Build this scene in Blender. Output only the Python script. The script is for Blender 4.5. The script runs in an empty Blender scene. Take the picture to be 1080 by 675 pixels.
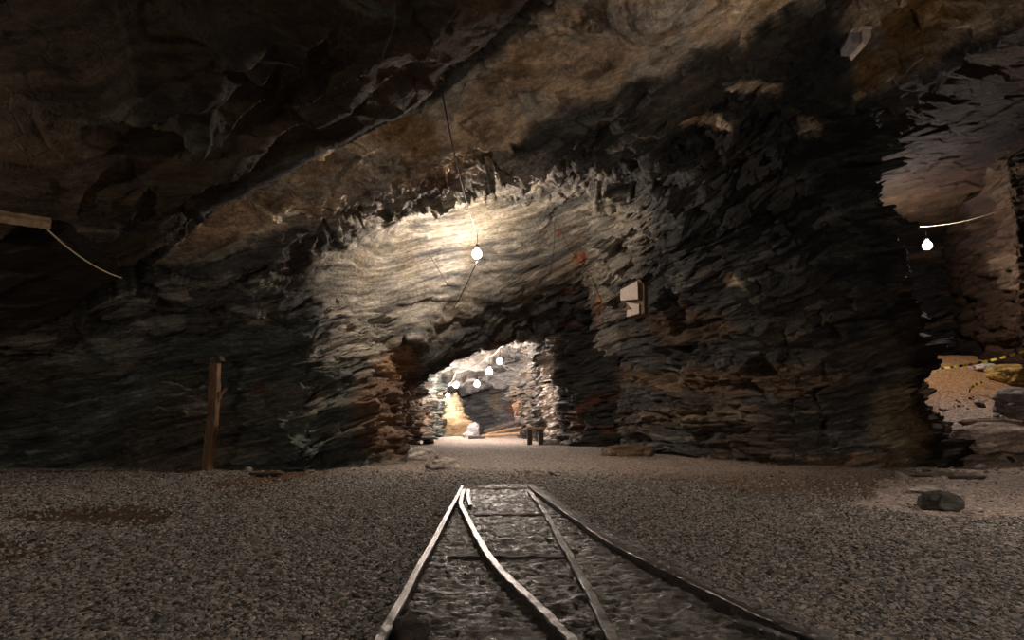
import bpy, bmesh, math, random
import numpy as np
from mathutils import Vector, Matrix
random.seed(7)
rng = np.random.default_rng(7)
scn = bpy.context.scene
C = scn.collection

# ------------------------------------------------------------------ camera
F = 600.0
TH = math.atan(112.5/600.0)
CH = 0.9
cs, sn = math.cos(TH), math.sin(TH)
cam = bpy.data.cameras.new('camera'); camo = bpy.data.objects.new('camera', cam); C.objects.link(camo)
cam.sensor_width = 36; cam.lens = 20.0; cam.clip_start = 0.05; cam.clip_end = 300
camo.location = (0, 0, CH); camo.rotation_euler = (math.pi/2+TH, 0, 0)
scn.camera = camo

def ray(px, py):
    u = (px-540)/F; v = (337.5-py)/F
    return np.array([u, -sn*v+cs, cs*v+sn])
def at(px, py, y):
    """the world point seen at a pixel at ground distance y"""
    r = ray(px, py); d = y/r[1]
    return np.array([r[0]*d, y, CH+r[2]*d])
def onz(px, py, z=0.0):
    r = ray(px, py); d = (z-CH)/r[2]
    return np.array([r[0]*d, r[1]*d, z])
def proj(P):
    x, y, z = P[..., 0], P[..., 1], P[..., 2]-CH
    d = np.maximum(cs*y+sn*z, 1e-3)
    v = (cs*z-sn*y)/d
    return 540+F*x/d, 337.5-F*v

# ------------------------------------------------------------------ noise
def _hash(i, j, k, s):
    h = (i*np.int64(374761393)+j*np.int64(668265263)+k*np.int64(2147483647)*3+s*np.int64(1274126177)) & 0xffffffff
    h = ((h ^ (h >> 13))*np.int64(1274126177)) & 0xffffffff
    h = ((h ^ (h >> 16))*np.int64(2246822519)) & 0xffffffff
    return (h ^ (h >> 15)) & 0xffffffff
def rnd(i, j, k, s):
    return (_hash(i, j, k, s) & 0xffffff)/float(0xffffff)
def perlin(P, seed=0):
    P = np.asarray(P, dtype=np.float64)
    I = np.floor(P).astype(np.int64); f = P-I
    w = f*f*f*(f*(f*6-15)+10)
    out = 0
    for a in (0, 1):
        wa = w[..., 0] if a else 1-w[..., 0]
        for b in (0, 1):
            wb = w[..., 1] if b else 1-w[..., 1]
            for c in (0, 1):
                wc = w[..., 2] if c else 1-w[..., 2]
                h = _hash(I[..., 0]+a, I[..., 1]+b, I[..., 2]+c, seed)
                gx = ((h & 1023)/511.5-1); gy = (((h >> 10) & 1023)/511.5-1); gz = (((h >> 20) & 1023)/511.5-1)
                out = out+wa*wb*wc*(gx*(f[..., 0]-a)+gy*(f[..., 1]-b)+gz*(f[..., 2]-c))
    return out*1.3
def fbm(P, o=4, seed=0, gain=.5):
    s = 0; a = 1.0; t = 0
    for i in range(o):
        s = s+a*perlin(P*(2.03**i)+i*17.3, seed+i); t += a; a *= gain
    return s/t*1.6
def facets(P, seed=0):
    """chiselled blocks: every cell is a plane of its own; returns height, edge distance, cell random"""
    I = np.floor(P).astype(np.int64)
    b1 = np.full(P.shape[:-1], 9.0); b2 = b1.copy(); H = np.zeros_like(b1); R = np.zeros_like(b1)
    for a in (-1, 0, 1):
        for b in (-1, 0, 1):
            for c in (-1, 0, 1):
                i, j, k = I[..., 0]+a, I[..., 1]+b, I[..., 2]+c
                h = _hash(i, j, k, seed)
                dx = i+(h & 1023)/1023.0-P[..., 0]; dy = j+((h >> 10) & 1023)/1023.0-P[..., 1]; dz = k+((h >> 20) & 1023)/1023.0-P[..., 2]
                d = dx*dx+dy*dy+dz*dz
                g = _hash(i, j, k, seed+77)
                r = (g & 1023)/1023.0
                hh = r-.5+(((g >> 10) & 1023)/1023.0-.5)*dx*1.3+(((g >> 20) & 1023)/1023.0-.5)*dy*1.3+(((h >> 5) & 1023)/1023.0-.5)*dz*1.3
                m = d < b1
                b2 = np.where(m, b1, np.minimum(b2, d))
                H = np.where(m, hh, H); R = np.where(m, r, R); b1 = np.where(m, d, b1)
    return H, np.sqrt(b2)-np.sqrt(b1), R
def sstep(a, b, x):
    t = np.clip((x-a)/(b-a), 0, 1); return t*t*(3-2*t)

# bedding of the rock
NB = np.array([-0.44, -0.08, 1.0]); NB /= np.linalg.norm(NB)
T1 = np.cross([0, 1, 0], NB); T1 /= np.linalg.norm(T1)
T2 = np.cross(NB, T1)
def strata(P, warp=.42):
    Q = P+warp*np.stack([fbm(P*.17, 2, 11), fbm(P*.17, 2, 23), fbm(P*.17, 3, 35)], -1)
    w = Q[..., 2]-.17*Q[..., 0]-.06*Q[..., 1]-.20*np.clip(Q[..., 0], -7, 7)*sstep(1.2, 7, Q[..., 2])+.35*fbm(P*.13, 2, 37)
    return np.stack([Q@T1, Q@T2, w], -1)

def rock(P, S, amp=1.0, block=1.0, ledge=1.0, fine=1.0):
    ledge = ledge*(1-.6*sstep(7.8, 9.2, P[..., 0]))
    """displacement of a rock face, metres"""
    d = .45*fbm(P*.28, 3, 5)*amp
    big = fbm(P*.22, 2, 91)
    # bedding ledges
    u = S[..., 2]/.55+.7*fbm(S*np.array([.2, .2, .35]), 3, 41)
    f = u-np.floor(u); R1 = rnd(np.floor(u).astype(np.int64), np.int64(3), np.int64(4), 9)
    saw = np.minimum(f/.86, (1-f)/.14)
    d += ledge*(.20*R1+.05)*saw*(.5+.9*sstep(-.3, .4, big))
    u = S[..., 2]/.17+.7*fbm(S*np.array([.35, .35, .7]), 3, 51)
    f = u-np.floor(u); saw = np.minimum(f/.82, (1-f)/.18)
    d += ledge*.055*saw*sstep(-.05, .35, fbm(P*.5, 2, 15))
    # fractured blocks
    W = S*np.array([.6, .7, 2.1])+.07*np.stack([fbm(P*1.1, 2, 61), fbm(P*1.1, 2, 62), fbm(P*1.1, 2, 63)], -1)
    h, e, r = facets(W, 3)
    d += block*.44*h*sstep(-.5, .3, fbm(P*.35, 2, 71))
    h2, e2, r2 = facets(W*2.7+5.5, 4)
    d += block*.17*h2
    h3, e3, r3 = facets(W*6.5+5.5, 6)
    d += block*.045*h3*fine
    d += fine*.04*fbm(S*np.array([2., 2., 6.]), 3, 81)
    return d, e, r, r2

# ------------------------------------------------------------------ mesh helpers
def tagp(o, **k):
    for a, b in k.items(): o[a] = b
    return o
def mesh_np(name, V, Fq, mat, smooth=True, cols=None, strat=None, parent=None):
    me = bpy.data.meshes.new(name)
    V = np.ascontiguousarray(V.reshape(-1, 3), dtype=np.float32)
    nf, k = Fq.shape
    me.vertices.add(len(V)); me.vertices.foreach_set('co', V.ravel())
    me.loops.add(nf*k); me.loops.foreach_set('vertex_index', Fq.astype(np.int32).ravel())
    me.polygons.add(nf); me.polygons.foreach_set('loop_start', np.arange(0, nf*k, k, dtype=np.int32))
    me.polygons.foreach_set('use_smooth', np.full(nf, smooth))
    me.update(); me.validate()
    if cols is not None:
        a = me.attributes.new('tint', 'FLOAT_COLOR', 'POINT')
        c = np.ones((len(V), 4), dtype=np.float32); c[:, :cols.shape[-1]] = cols.reshape(-1, cols.shape[-1]); a.data.foreach_set('color', c.ravel())
    if strat is not None:
        a = me.attributes.new('bedding', 'FLOAT_VECTOR', 'POINT'); a.data.foreach_set('vector', np.ascontiguousarray(strat.reshape(-1, 3), dtype=np.float32).ravel())
    me.materials.append(mat)
    o = bpy.data.objects.new(name, me); C.objects.link(o)
    if parent: o.parent = parent
    return o
def gridfaces(nu, nv, flip=False):
    i = np.arange(nu-1)[:, None]*nv+np.arange(nv-1)[None, :]
    q = np.stack([i, i+nv, i+nv+1, i+1], -1).reshape(-1, 4)
    return q[:, ::-1] if flip else q
def gnormals(P):
    du = np.gradient(P, axis=0); dv = np.gradient(P, axis=1)
    n = np.cross(du, dv); n /= np.maximum(np.linalg.norm(n, axis=-1, keepdims=True), 1e-9)
    return n
def smooth_n(n, it=6):
    for _ in range(it):
        n[1:-1] = (n[:-2]+n[1:-1]*2+n[2:])/4
        n[:, 1:-1] = (n[:, :-2]+n[:, 1:-1]*2+n[:, 2:])/4
    return n/np.maximum(np.linalg.norm(n, axis=-1, keepdims=True), 1e-9)
def catmull(A, ns):
    """A: (k, ...) control values, ns: samples for every span"""
    out = []
    k = len(A)
    for i in range(k-1):
        p0 = A[max(i-1, 0)]; p1 = A[i]; p2 = A[i+1]; p3 = A[min(i+2, k-1)]
        t = np.linspace(0, 1, ns[i], endpoint=(i == k-2)).reshape((-1,)+(1,)*(A.ndim-1))
        m1 = (p2-p0)*.42; m2 = (p3-p1)*.42
        out.append((2*t**3-3*t**2+1)*p1+(t**3-2*t**2+t)*m1+(-2*t**3+3*t**2)*p2+(t**3-t**2)*m2)
    return np.concatenate(out, 0)
def loft(cols, ns, ms):
    A = catmull(np.array(cols, dtype=float), ns)          # along the foot
    return np.swapaxes(catmull(np.swapaxes(A, 0, 1), ms), 0, 1)
def polymask(X, Y, poly, soft):
    """soft inside mask of a closed polygon"""
    poly = np.array(poly, float); n = len(poly)
    ins = np.zeros(X.shape, bool); dm = np.full(X.shape, 1e9)
    for i in range(n):
        x1, y1 = poly[i]; x2, y2 = poly[(i+1) % n]
        c = ((y1 > Y) != (y2 > Y)) & (X < (x2-x1)*(Y-y1)/((y2-y1) if y2 != y1 else 1e-9)+x1)
        ins ^= c
        dx, dy = x2-x1, y2-y1
        t = np.clip(((X-x1)*dx+(Y-y1)*dy)/(dx*dx+dy*dy+1e-9), 0, 1)
        dm = np.minimum(dm, (X-x1-t*dx)**2+(Y-y1-t*dy)**2)
    s = np.sqrt(dm)*np.where(ins, 1, -1)
    return sstep(-soft, soft, s) if soft else s
def polyline_sd(X, Y, L):
    """signed distance to an open line (positive to its left) and position along"""
    L = np.array(L, float); best = np.full(X.shape, 1e9); sg = np.zeros(X.shape); tt = np.zeros(X.shape)
    n = len(L)-1
    for i in range(n):
        x1, y1 = L[i]; x2, y2 = L[i+1]; dx, dy = x2-x1, y2-y1
        t = np.clip(((X-x1)*dx+(Y-y1)*dy)/(dx*dx+dy*dy), 0, 1)
        d = (X-x1-t*dx)**2+(Y-y1-t*dy)**2
        m = d < best
        best = np.where(m, d, best); tt = np.where(m, (i+t)/n, tt)
        sg = np.where(m, np.sign(dx*(Y-y1)-dy*(X-x1)), sg)
    return np.sqrt(best)*sg, tt

# ------------------------------------------------------------------ materials
def newmat(name):
    m = bpy.data.materials.new(name); m.use_nodes = True
    nt = m.node_tree; b = nt.nodes['Principled BSDF']
    return m, nt, b
def N(nt, t, **k):
    n = nt.nodes.new(t)
    for a, v in k.items():
        if a.startswith('_'): setattr(n, a[1:], v)
        else: n.inputs[a.replace('__', ' ')].default_value = v
    return n
def simple(name, col, rough=.7, metal=0, nscale=12, namp=.35, bump=.2, stretch=(1, 1, 1), dist=.02, coord='Object'):
    m, nt, b = newmat(name)
    tc = N(nt, 'ShaderNodeTexCoord'); mp = N(nt, 'ShaderNodeMapping'); mp.inputs['Scale'].default_value = stretch
    nt.links.new(tc.outputs[coord], mp.inputs[0])
    no = N(nt, 'ShaderNodeTexNoise', Scale=nscale, Detail=8.0, Roughness=.65); nt.links.new(mp.outputs[0], no.inputs['Vector'])
    r = N(nt, 'ShaderNodeMapRange'); r.inputs['From Min'].default_value = .3; r.inputs['From Max'].default_value = .7
    r.inputs['To Min'].default_value = 1-namp; r.inputs['To Max'].default_value = 1+namp
    nt.links.new(no.outputs[0], r.inputs[0])
    mx = N(nt, 'ShaderNodeMix', _data_type='RGBA', _blend_type='MULTIPLY'); mx.inputs[0].default_value = 1
    mx.inputs[6].default_value = (*col, 1); nt.links.new(r.outputs[0], mx.inputs[7])
    nt.links.new(mx.outputs[2], b.inputs['Base Color'])
    b.inputs['Roughness'].default_value = rough; b.inputs['Metallic'].default_value = metal
    bp = N(nt, 'ShaderNodeBump', Strength=bump, Distance=dist); nt.links.new(no.outputs[0], bp.inputs['Height']); nt.links.new(bp.outputs[0], b.inputs['Normal'])
    return m
def rock_mat():
    m, nt, b = newmat('layered_rock')
    L = nt.links.new
    tint = N(nt, 'ShaderNodeAttribute', _attribute_name='tint')
    bed = N(nt, 'ShaderNodeAttribute', _attribute_name='bedding')
    tc = N(nt, 'ShaderNodeTexCoord')
    mp = N(nt, 'ShaderNodeMapping'); mp.inputs['Scale'].default_value = (.75, .75, 8)
    L(bed.outputs['Vector'], mp.inputs[0])
    n1 = N(nt, 'ShaderNodeTexNoise', Scale=1.6, Detail=9.0, Roughness=.68); L(mp.outputs[0], n1.inputs['Vector'])
    n2 = N(nt, 'ShaderNodeTexNoise', Scale=7.0, Detail=8.0, Roughness=.7); mp2 = N(nt, 'ShaderNodeMapping'); mp2.inputs['Scale'].default_value = (1.7, 1.7, 2.6); L(bed.outputs['Vector'], mp2.inputs[0]); L(mp2.outputs[0], n2.inputs['Vector'])
    mp3 = N(nt, 'ShaderNodeMapping'); mp3.inputs['Scale'].default_value = (1.0, 1.0, 3.2); L(bed.outputs['Vector'], mp3.inputs[0])
    v = N(nt, 'ShaderNodeTexVoronoi', Scale=3.2, _feature='DISTANCE_TO_EDGE'); L(mp3.outputs[0], v.inputs['Vector'])
    vr = N(nt, 'ShaderNodeMapRange'); vr.inputs['From Max'].default_value = .05; vr.inputs['To Min'].default_value = 0; L(v.outputs[0], vr.inputs[0])
    def rng_(src, a, b_, c, d):
        r = N(nt, 'ShaderNodeMapRange'); r.inputs['From Min'].default_value = a; r.inputs['From Max'].default_value = b_
        r.inputs['To Min'].default_value = c; r.inputs['To Max'].default_value = d; L(src, r.inputs[0]); return r.outputs[0]
    def mul(a, b_):
        q = N(nt, 'ShaderNodeMath', _operation='MULTIPLY'); L(a, q.inputs[0]); L(b_, q.inputs[1]); return q.outputs[0]
    f = mul(rng_(n1.outputs[0], .33, .68, .4, 1.7), rng_(n2.outputs[0], .3, .7, .5, 1.6))
    mx = N(nt, 'ShaderNodeMix', _data_type='RGBA', _blend_type='MULTIPLY'); mx.inputs[0].default_value = 1
    L(tint.outputs['Color'], mx.inputs[6]); L(f, mx.inputs[7]); L(mx.outputs[2], b.inputs['Base Color'])
    # bump: bedding, grain, cracks
    b1 = N(nt, 'ShaderNodeBump', Strength=.6, Distance=.05); L(n1.outputs[0], b1.inputs['Height'])
    b2 = N(nt, 'ShaderNodeBump', Strength=1.0, Distance=.055); L(n2.outputs[0], b2.inputs['Height']); L(b1.outputs[0], b2.inputs['Normal'])
    b3 = N(nt, 'ShaderNodeBump', Strength=.35, Distance=.03); L(vr.outputs[0], b3.inputs['Height']); L(b2.outputs[0], b3.inputs['Normal'])
    L(b3.outputs[0], b.inputs['Normal'])
    L(rng_(n2.outputs[0], .3, .7, .6, .95), b.inputs['Roughness'])
    b.inputs['Specular IOR Level'].default_value = .22
    return m
ROCK = rock_mat()

def lerp(a, b, t): return a+(b-a)*t[..., None]
DARK = np.array([.075, .072, .068]); GREEN = np.array([.075, .082, .074]); BROWN = np.array([.15, .10, .065])
PALE = np.array([.36, .32, .265]); TAN = np.array([.74, .56, .39]); OCHRE = np.array([.36, .205, .07])
WHITE = np.array([.66, .58, .52]); RUST = np.array([.33, .085, .03])
def col(c): return np.array(c, float)

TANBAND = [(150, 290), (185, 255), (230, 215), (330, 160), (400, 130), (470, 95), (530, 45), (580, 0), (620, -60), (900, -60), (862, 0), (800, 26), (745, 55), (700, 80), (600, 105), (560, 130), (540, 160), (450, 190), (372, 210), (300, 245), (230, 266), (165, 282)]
ALCOVE = [(330, 250), (380, 215), (450, 205), (560, 190), (640, 190), (690, 240), (660, 300), (632, 350), (606, 290), (520, 325), (432, 362), (400, 390), (350, 360), (330, 300)]
def paint(P, S, r, r2, base):
    """albedo of the rock: strata, blocks and mineral patches, plus regional shade put into the colour"""
    px, py = proj(P)
    wx = 16*fbm(P*1.3, 4, 201); wy = 16*fbm(P*1.3, 4, 202)
    X = px+wx; Y = py+wy
    front = P[..., 1] > 1.5
    c = np.broadcast_to(base, P.shape).copy()
    big = fbm(P*.25, 3, 301)
    c = lerp(c, BROWN*.9, sstep(0, .5, big)*.6)
    # alternating beds
    s1 = fbm(S*np.array([.18, .18, 2.4]), 4, 311)
    s2 = fbm(S*np.array([.5, .5, 6.0]), 4, 321)
    c = lerp(c, col([.21, .165, .12]), sstep(.18, .42, s1)*.6)
    c = lerp(c, col([.035, .034, .034]), sstep(.1, .4, -s1)*.6)
    c = lerp(c, PALE*.8, sstep(.34, .5, s2)*.5)
    c *= (.72+.5*r+.25*r2)[..., None]
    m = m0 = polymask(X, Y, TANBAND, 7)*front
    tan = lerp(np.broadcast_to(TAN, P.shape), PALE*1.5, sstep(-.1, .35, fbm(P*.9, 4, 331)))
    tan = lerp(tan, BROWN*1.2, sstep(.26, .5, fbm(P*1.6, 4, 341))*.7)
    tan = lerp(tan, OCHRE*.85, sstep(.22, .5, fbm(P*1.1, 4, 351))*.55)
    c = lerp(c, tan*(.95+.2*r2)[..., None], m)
    m = polymask(X, Y, ALCOVE, 14)*front*(P[..., 1] < 19)
    pal = lerp(np.broadcast_to(PALE*.92, P.shape), DARK*1.3, sstep(.0, .32, fbm(S*np.array([.4, .4, 4.5]), 4, 361))*.9)
    pal = pal*(.75+.5*r2)[..., None]
    pal = lerp(pal, col([.34, .27, .16]), sstep(.0, .4, fbm(P*.7, 3, 371))*.35)
    c = lerp(c, pal, m*.9)
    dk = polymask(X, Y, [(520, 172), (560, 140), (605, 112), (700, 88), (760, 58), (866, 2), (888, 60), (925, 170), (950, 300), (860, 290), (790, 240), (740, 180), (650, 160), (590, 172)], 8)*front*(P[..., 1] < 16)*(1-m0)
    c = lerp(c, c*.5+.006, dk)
    def spot(x, y, rx, ry, color, k, nx=1.0):
        nonlocal c
        q = np.sqrt(((px+wx*nx-x)/rx)**2+((py+wy*nx-y)/ry)**2)
        c = lerp(c, col(color), sstep(1.1, .6, q)*k*front)
    spot(437, 140, 34, 24, OCHRE, .7); spot(290, 214, 20, 12, OCHRE, .6); spot(215, 255, 40, 12, OCHRE*.9, .4)
    spot(455, 182, 40, 18, RUST*.5, .3); spot(180, 272, 22, 14, PALE*1.1, .8); spot(668, 22, 34, 30, WHITE*.8, .75)
    for x, y in ((245, 262), (205, 300), (270, 328), (120, 365), (160, 340), (60, 380), (400, 250)):
        spot(x, y, 36, 10, PALE*.9, .75, 1.4)
    spot(395, 205, 42, 20, WHITE*.7, .8); spot(345, 235, 32, 12, WHITE*.65, .7); spot(540, 178, 60, 18, WHITE*.75, .7)
    spot(350, 372, 30, 14, PALE, .6)
    spot(588, 244, 7, 6, [.48, .17, .09], .8, .4); spot(612, 271, 9, 7, [.48, .17, .09], .8, .4); spot(630, 328, 6, 16, [.4, .14, .06], .6, .5)
    spot(274, 407, 9, 4, [.28, .08, .05], .6, .7)
    spot(410, 440, 45, 60, [.22, .115, .06], .65); spot(420, 385, 30, 16, [.3, .15, .06], .6)
    spot(730, 345, 60, 22, [.25, .14, .07], .5); spot(705, 400, 80, 12, [.3, .19, .1], .6); spot(800, 400, 100, 20, [.22, .12, .06], .5)
    spot(740, 440, 90, 16, [.24, .18, .12], .6); spot(955, 445, 45, 45, [.36, .29, .18], .75); spot(900, 485, 70, 12, [.2, .12, .07], .7)
    spot(640, 350, 10, 60, PALE, .5)
    for x, y in ((600, 375), (615, 410), (598, 440)): spot(x, y, 18, 7, [.13, .065, .045], .4, 1.3)
    mi = polymask(X, Y, [(592, 300), (612, 292), (634, 345), (652, 385), (656, 470), (590, 470), (588, 420)], 3)*front*(P[..., 1] > 18.4)*(P[..., 1] < 30)
    c = lerp(c, lerp(np.broadcast_to(DARK*.75, P.shape), col([.16, .07, .045]), sstep(.2, .5, fbm(S*np.array([.5, .5, 2.]), 3, 391))), mi*.95)  # dark rusty beds, with shade inside the tunnel mouth put into the colour
    spot(575, 385, 10, 18, WHITE, .9, .5); spot(578, 420, 9, 30, WHITE, .85, .7); spot(583, 455, 7, 18, WHITE, .8, .7)
    fa = front*(P[..., 1] > 38)
    c = lerp(c, col([.34, .33, .34])*(.7+.6*r2)[..., None], polymask(X, Y, [(484, 395), (560, 380), (570, 470), (484, 470)], 4)*fa)
    spot(540, 430, 9, 12, [.36, .18, .09], .5, .3); spot(522, 422, 7, 14, [.5, .42, .3], .8, .3)
    m = polymask(X, Y, [(885, -40), (1200, -60), (1120, 0), (1010, 50), (960, 75), (905, 105)], 9)*front*(P[..., 0] > 5)
    c = lerp(c, lerp(np.broadcast_to(TAN*.95, P.shape), OCHRE*.9, sstep(-.1, .3, fbm(P*.9, 3, 381))), m*.9)
    spot(920, 40, 16, 18, WHITE*.7, .6); spot(1062, 190, 25, 30, PALE*.8, .5); spot(1066, 285, 22, 26, WHITE*.75, .8)
    for x, y, a in ((800, 95, 26), (745, 130, 20), (855, 138, 14), (770, 300, 8)):
        spot(x, y, a*1.2, 9, TAN, .8, 1.2)
    k = 1-.84*sstep(8.2, 9.5, P[..., 0])*sstep(8.5, 11, P[..., 1])  # right passage: shade around its bulb put into the rock colour
    k = k*(1-.5*(1-m0)*sstep(2.8, 5, P[..., 0])*sstep(.6, 3.5, P[..., 2])*sstep(9.2, 8.2, P[..., 0])*(P[..., 1] < 17))  # upper pillar: colour darkened by region for contrast
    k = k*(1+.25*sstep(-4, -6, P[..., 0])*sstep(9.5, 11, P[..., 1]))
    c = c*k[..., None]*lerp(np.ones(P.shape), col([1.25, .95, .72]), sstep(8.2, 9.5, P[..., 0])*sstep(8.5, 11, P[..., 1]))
    return np.clip(c, .008, .9)

def rock_object(name, P, flip, base, sign=1, **k):
    n = smooth_n(gnormals(P))*sign
    S0 = strata(P)
    d, e, r, r2 = rock(P, S0, **k)
    Q = P+n*d[..., None]
    S = strata(Q)
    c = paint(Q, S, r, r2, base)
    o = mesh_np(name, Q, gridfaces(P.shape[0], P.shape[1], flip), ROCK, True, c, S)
    o['kind'] = 'structure'
    return o

# ------------------------------------------------------------------ floor
def floor_h(x, y):
    h = .2*sstep(9, 19, y)+.12*sstep(19, 42, y)
    h = h+sstep(8.6, 11.4, x-.25*(y-13))*np.clip((y-12.1)*.46, 0, 3.3)*(1-.15*sstep(17, 22, y))
    P = np.stack([x, y, np.zeros_like(x)], -1)
    h = h+.035*fbm(P*.55, 3, 401)*sstep(1.3, 3, np.abs(x-.2)+np.maximum(y-9, 0))
    return h
GAUGE_L = onz(400, 675, .1); 
def zone(x, y):
    """mud around the rails: 1, gravel: 0; pink sand second"""
    P = np.stack([x, y, np.zeros_like(x)], -1)
    n = fbm(P*.8, 4, 411)
    xl = np.interp(y, [0, 2.65, 5, 8.7, 10], [-.66, -.62, -.6, -.58, -.4])
    xr = np.interp(y, [0, 2.65, 3.3, 4.6, 6, 8.7, 10], [1.7, 1.45, 1.2, 1.0, .75, .45, .3])
    mud = sstep(-.06, .06, x-xl+.04*n)*sstep(-.12, .12, xr-x+.1*n)*sstep(9.6, 8.8, y+.3*n)
    patch = polymask(*proj(P), [(250, 610), (400, 590), (380, 690), (230, 690)], 14)*sstep(-.25, .15, n)*.9
    px, py = proj(P)
    sand = sstep(.15, .35, polymask(px+30*n, py+8*n, [(905, 533), (960, 500), (1010, 478), (1000, 380), (1300, 300), (1300, 545), (1000, 543)], 10))
    rim = polymask(px+20*n, py+6*n, [(620, 470), (760, 480), (1000, 495), (930, 530), (800, 525), (690, 505), (640, 500)], 10)
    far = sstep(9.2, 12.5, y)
    puddle = polymask(px+14*n, py+4*n, [(10, 538), (150, 534), (188, 542), (165, 554), (90, 556), (20, 550), (0, 548)], 4)
    dirt = polymask(px+20*n, py+6*n, [(235, 505), (300, 497), (350, 498), (300, 512), (225, 522)], 5)
    dirt = np.maximum(dirt, polymask(px+20*n, py+6*n, [(-60, 575), (50, 563), (60, 580), (20, 596), (-60, 600)], 8))
    return mud, patch, sand, rim, far, puddle, dirt
def floor_mat():
    m, nt, b = newmat('mine_floor_gravel_and_mud'); L = nt.links.new
    tint = N(nt, 'ShaderNodeAttribute', _attribute_name='tint')   # alpha = how muddy
    tc = N(nt, 'ShaderNodeTexCoord')
    vo = N(nt, 'ShaderNodeTexVoronoi', Scale=34.0); L(tc.outputs['Object'], vo.inputs['Vector'])
    mp = N(nt, 'ShaderNodeMapping'); mp.inputs['Scale'].default_value = (5, 20, 8); L(tc.outputs['Object'], mp.inputs[0])
    nm = N(nt, 'ShaderNodeTexNoise', Scale=1.3, Detail=9.0, Roughness=.72); L(mp.outputs[0], nm.inputs['Vector'])
    ng = N(nt, 'ShaderNodeTexNoise', Scale=26.0, Detail=6.0, Roughness=.75); L(tc.outputs['Object'], ng.inputs['Vector'])
    def rg(src, a, b_, c, d):
        r = N(nt, 'ShaderNodeMapRange'); r.inputs['From Min'].default_value = a; r.inputs['From Max'].default_value = b_
        r.inputs['To Min'].default_value = c; r.inputs['To Max'].default_value = d; L(src, r.inputs[0]); return r.outputs[0]
    sep = N(nt, 'ShaderNodeSeparateColor'); L(vo.outputs['Color'], sep.inputs[0])
    g = N(nt, 'ShaderNodeMath', _operation='MULTIPLY'); L(rg(sep.outputs[0], 0, 1, .35, 1.75), g.inputs[0]); L(rg(ng.outputs[0], .3, .7, .6, 1.4), g.inputs[1])
    mm0 = N(nt, 'ShaderNodeMath', _operation='MULTIPLY'); L(rg(nm.outputs[0], .35, .65, .35, 1.65), mm0.inputs[0]); L(rg(ng.outputs[0], .35, .65, .6, 1.4), mm0.inputs[1]); mm = mm0.outputs[0]
    mix = N(nt, 'ShaderNodeMix', _data_type='FLOAT'); L(tint.outputs['Alpha'], mix.inputs[0]); L(g.outputs[0], mix.inputs[2]); L(mm, mix.inputs[3])
    mx = N(nt, 'ShaderNodeMix', _data_type='RGBA', _blend_type='MULTIPLY'); mx.inputs[0].default_value = 1
    L(tint.outputs['Color'], mx.inputs[6]); L(mix.outputs[0], mx.inputs[7]); L(mx.outputs[2], b.inputs['Base Color'])
    rr = N(nt, 'ShaderNodeMix', _data_type='FLOAT'); L(tint.outputs['Alpha'], rr.inputs[0]); rr.inputs[2].default_value = .85
    L(rg(nm.outputs[0],   .35, .65, .27, .6), rr.inputs[3]); L(rr.outputs[0], b.inputs['Roughness'])
    hb = N(nt, 'ShaderNodeMix', _data_type='FLOAT'); L(tint.outputs['Alpha'], hb.inputs[0]); L(rg(vo.outputs['Distance'], 0, .7, 1, 0), hb.inputs[2]); L(nm.outputs[0], hb.inputs[3])
    b1 = N(nt, 'ShaderNodeBump', Strength=1.0, Distance=.03); L(hb.outputs[0], b1.inputs['Height'])
    b2 = N(nt, 'ShaderNodeBump', Strength=.8, Distance=.022); L(ng.outputs[0], b2.inputs['Height']); L(b1.outputs[0], b2.inputs['Normal'])
    L(b2.outputs[0], b.inputs['Normal'])
    return m
FLOOR = floor_mat()
def build_floor():
    ys = np.concatenate([np.linspace(-8, 1.9, 30, endpoint=False), 1.9*(60/1.9)**np.linspace(0, 1, 800)])
    us = np.concatenate([np.linspace(-2.4, -1, 30, endpoint=False), np.linspace(-1, 1, 850), np.linspace(1, 2.4, 31)[1:]])
    Y = ys[:, None]*np.ones(len(us)); Xs = us[None, :]*np.maximum(np.abs(Y), 3.0)
    mud, patch, sand, rim, far, pud, dirt = zone(Xs, Y)
    P = np.stack([Xs, Y, np.zeros_like(Xs)], -1)
    Z = floor_h(Xs, Y)
    grav = (1-mud)*(1-sand)*(1-.8*patch)*(1-pud)
    Z += .02*grav*fbm(P*9, 3, 421)
    rid = fbm(P*np.array([2.2, 7, 1]), 4, 431)
    Z += mud*(.008+.018*rid+.024*fbm(P*np.array([9, 24, 1]), 4, 433)-.02*sstep(.35, .6, fbm(P*14, 2, 435))+.004)
    Z += sand*(.05*fbm(P*np.array([1.1, 3.4, 1]), 4, 441)+.02*fbm(P*6, 3, 443))
    Z -= pud*.03+dirt*.02
    c = np.broadcast_to(col([.235, .215, .2]), P.shape).copy()
    c = lerp(c, col([.165, .15, .135]), sstep(-.1, .35, fbm(P*.5, 3, 451)))
    c = lerp(c, col([.20, .115, .06]), np.clip(rim, 0, 1)*.9)
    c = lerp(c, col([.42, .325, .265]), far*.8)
    c = lerp(c, col([.17, .125, .095]), patch)
    c = lerp(c, col([.25, .215, .185]), mud)
    c = lerp(c, col([.5, .39, .33]), sand)
    px, py = proj(np.stack([Xs, Y, Z], -1))
    c = lerp(c, col([.40, .22, .10]), sand*sstep(445, 405, py)*(P[..., 1] > 13))
    c = lerp(c, col([.12, .07, .04]), pud); c = lerp(c, col([.16, .075, .03]), dirt)
    a = np.clip(mud+sand*.5+pud+patch*.5+dirt*.6, 0, 1)
    a = np.where(sand > .5, .35*a, a)
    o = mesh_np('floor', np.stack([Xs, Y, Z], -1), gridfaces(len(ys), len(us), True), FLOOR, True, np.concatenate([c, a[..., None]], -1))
    o['kind'] = 'structure'
build_floor()

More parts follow.
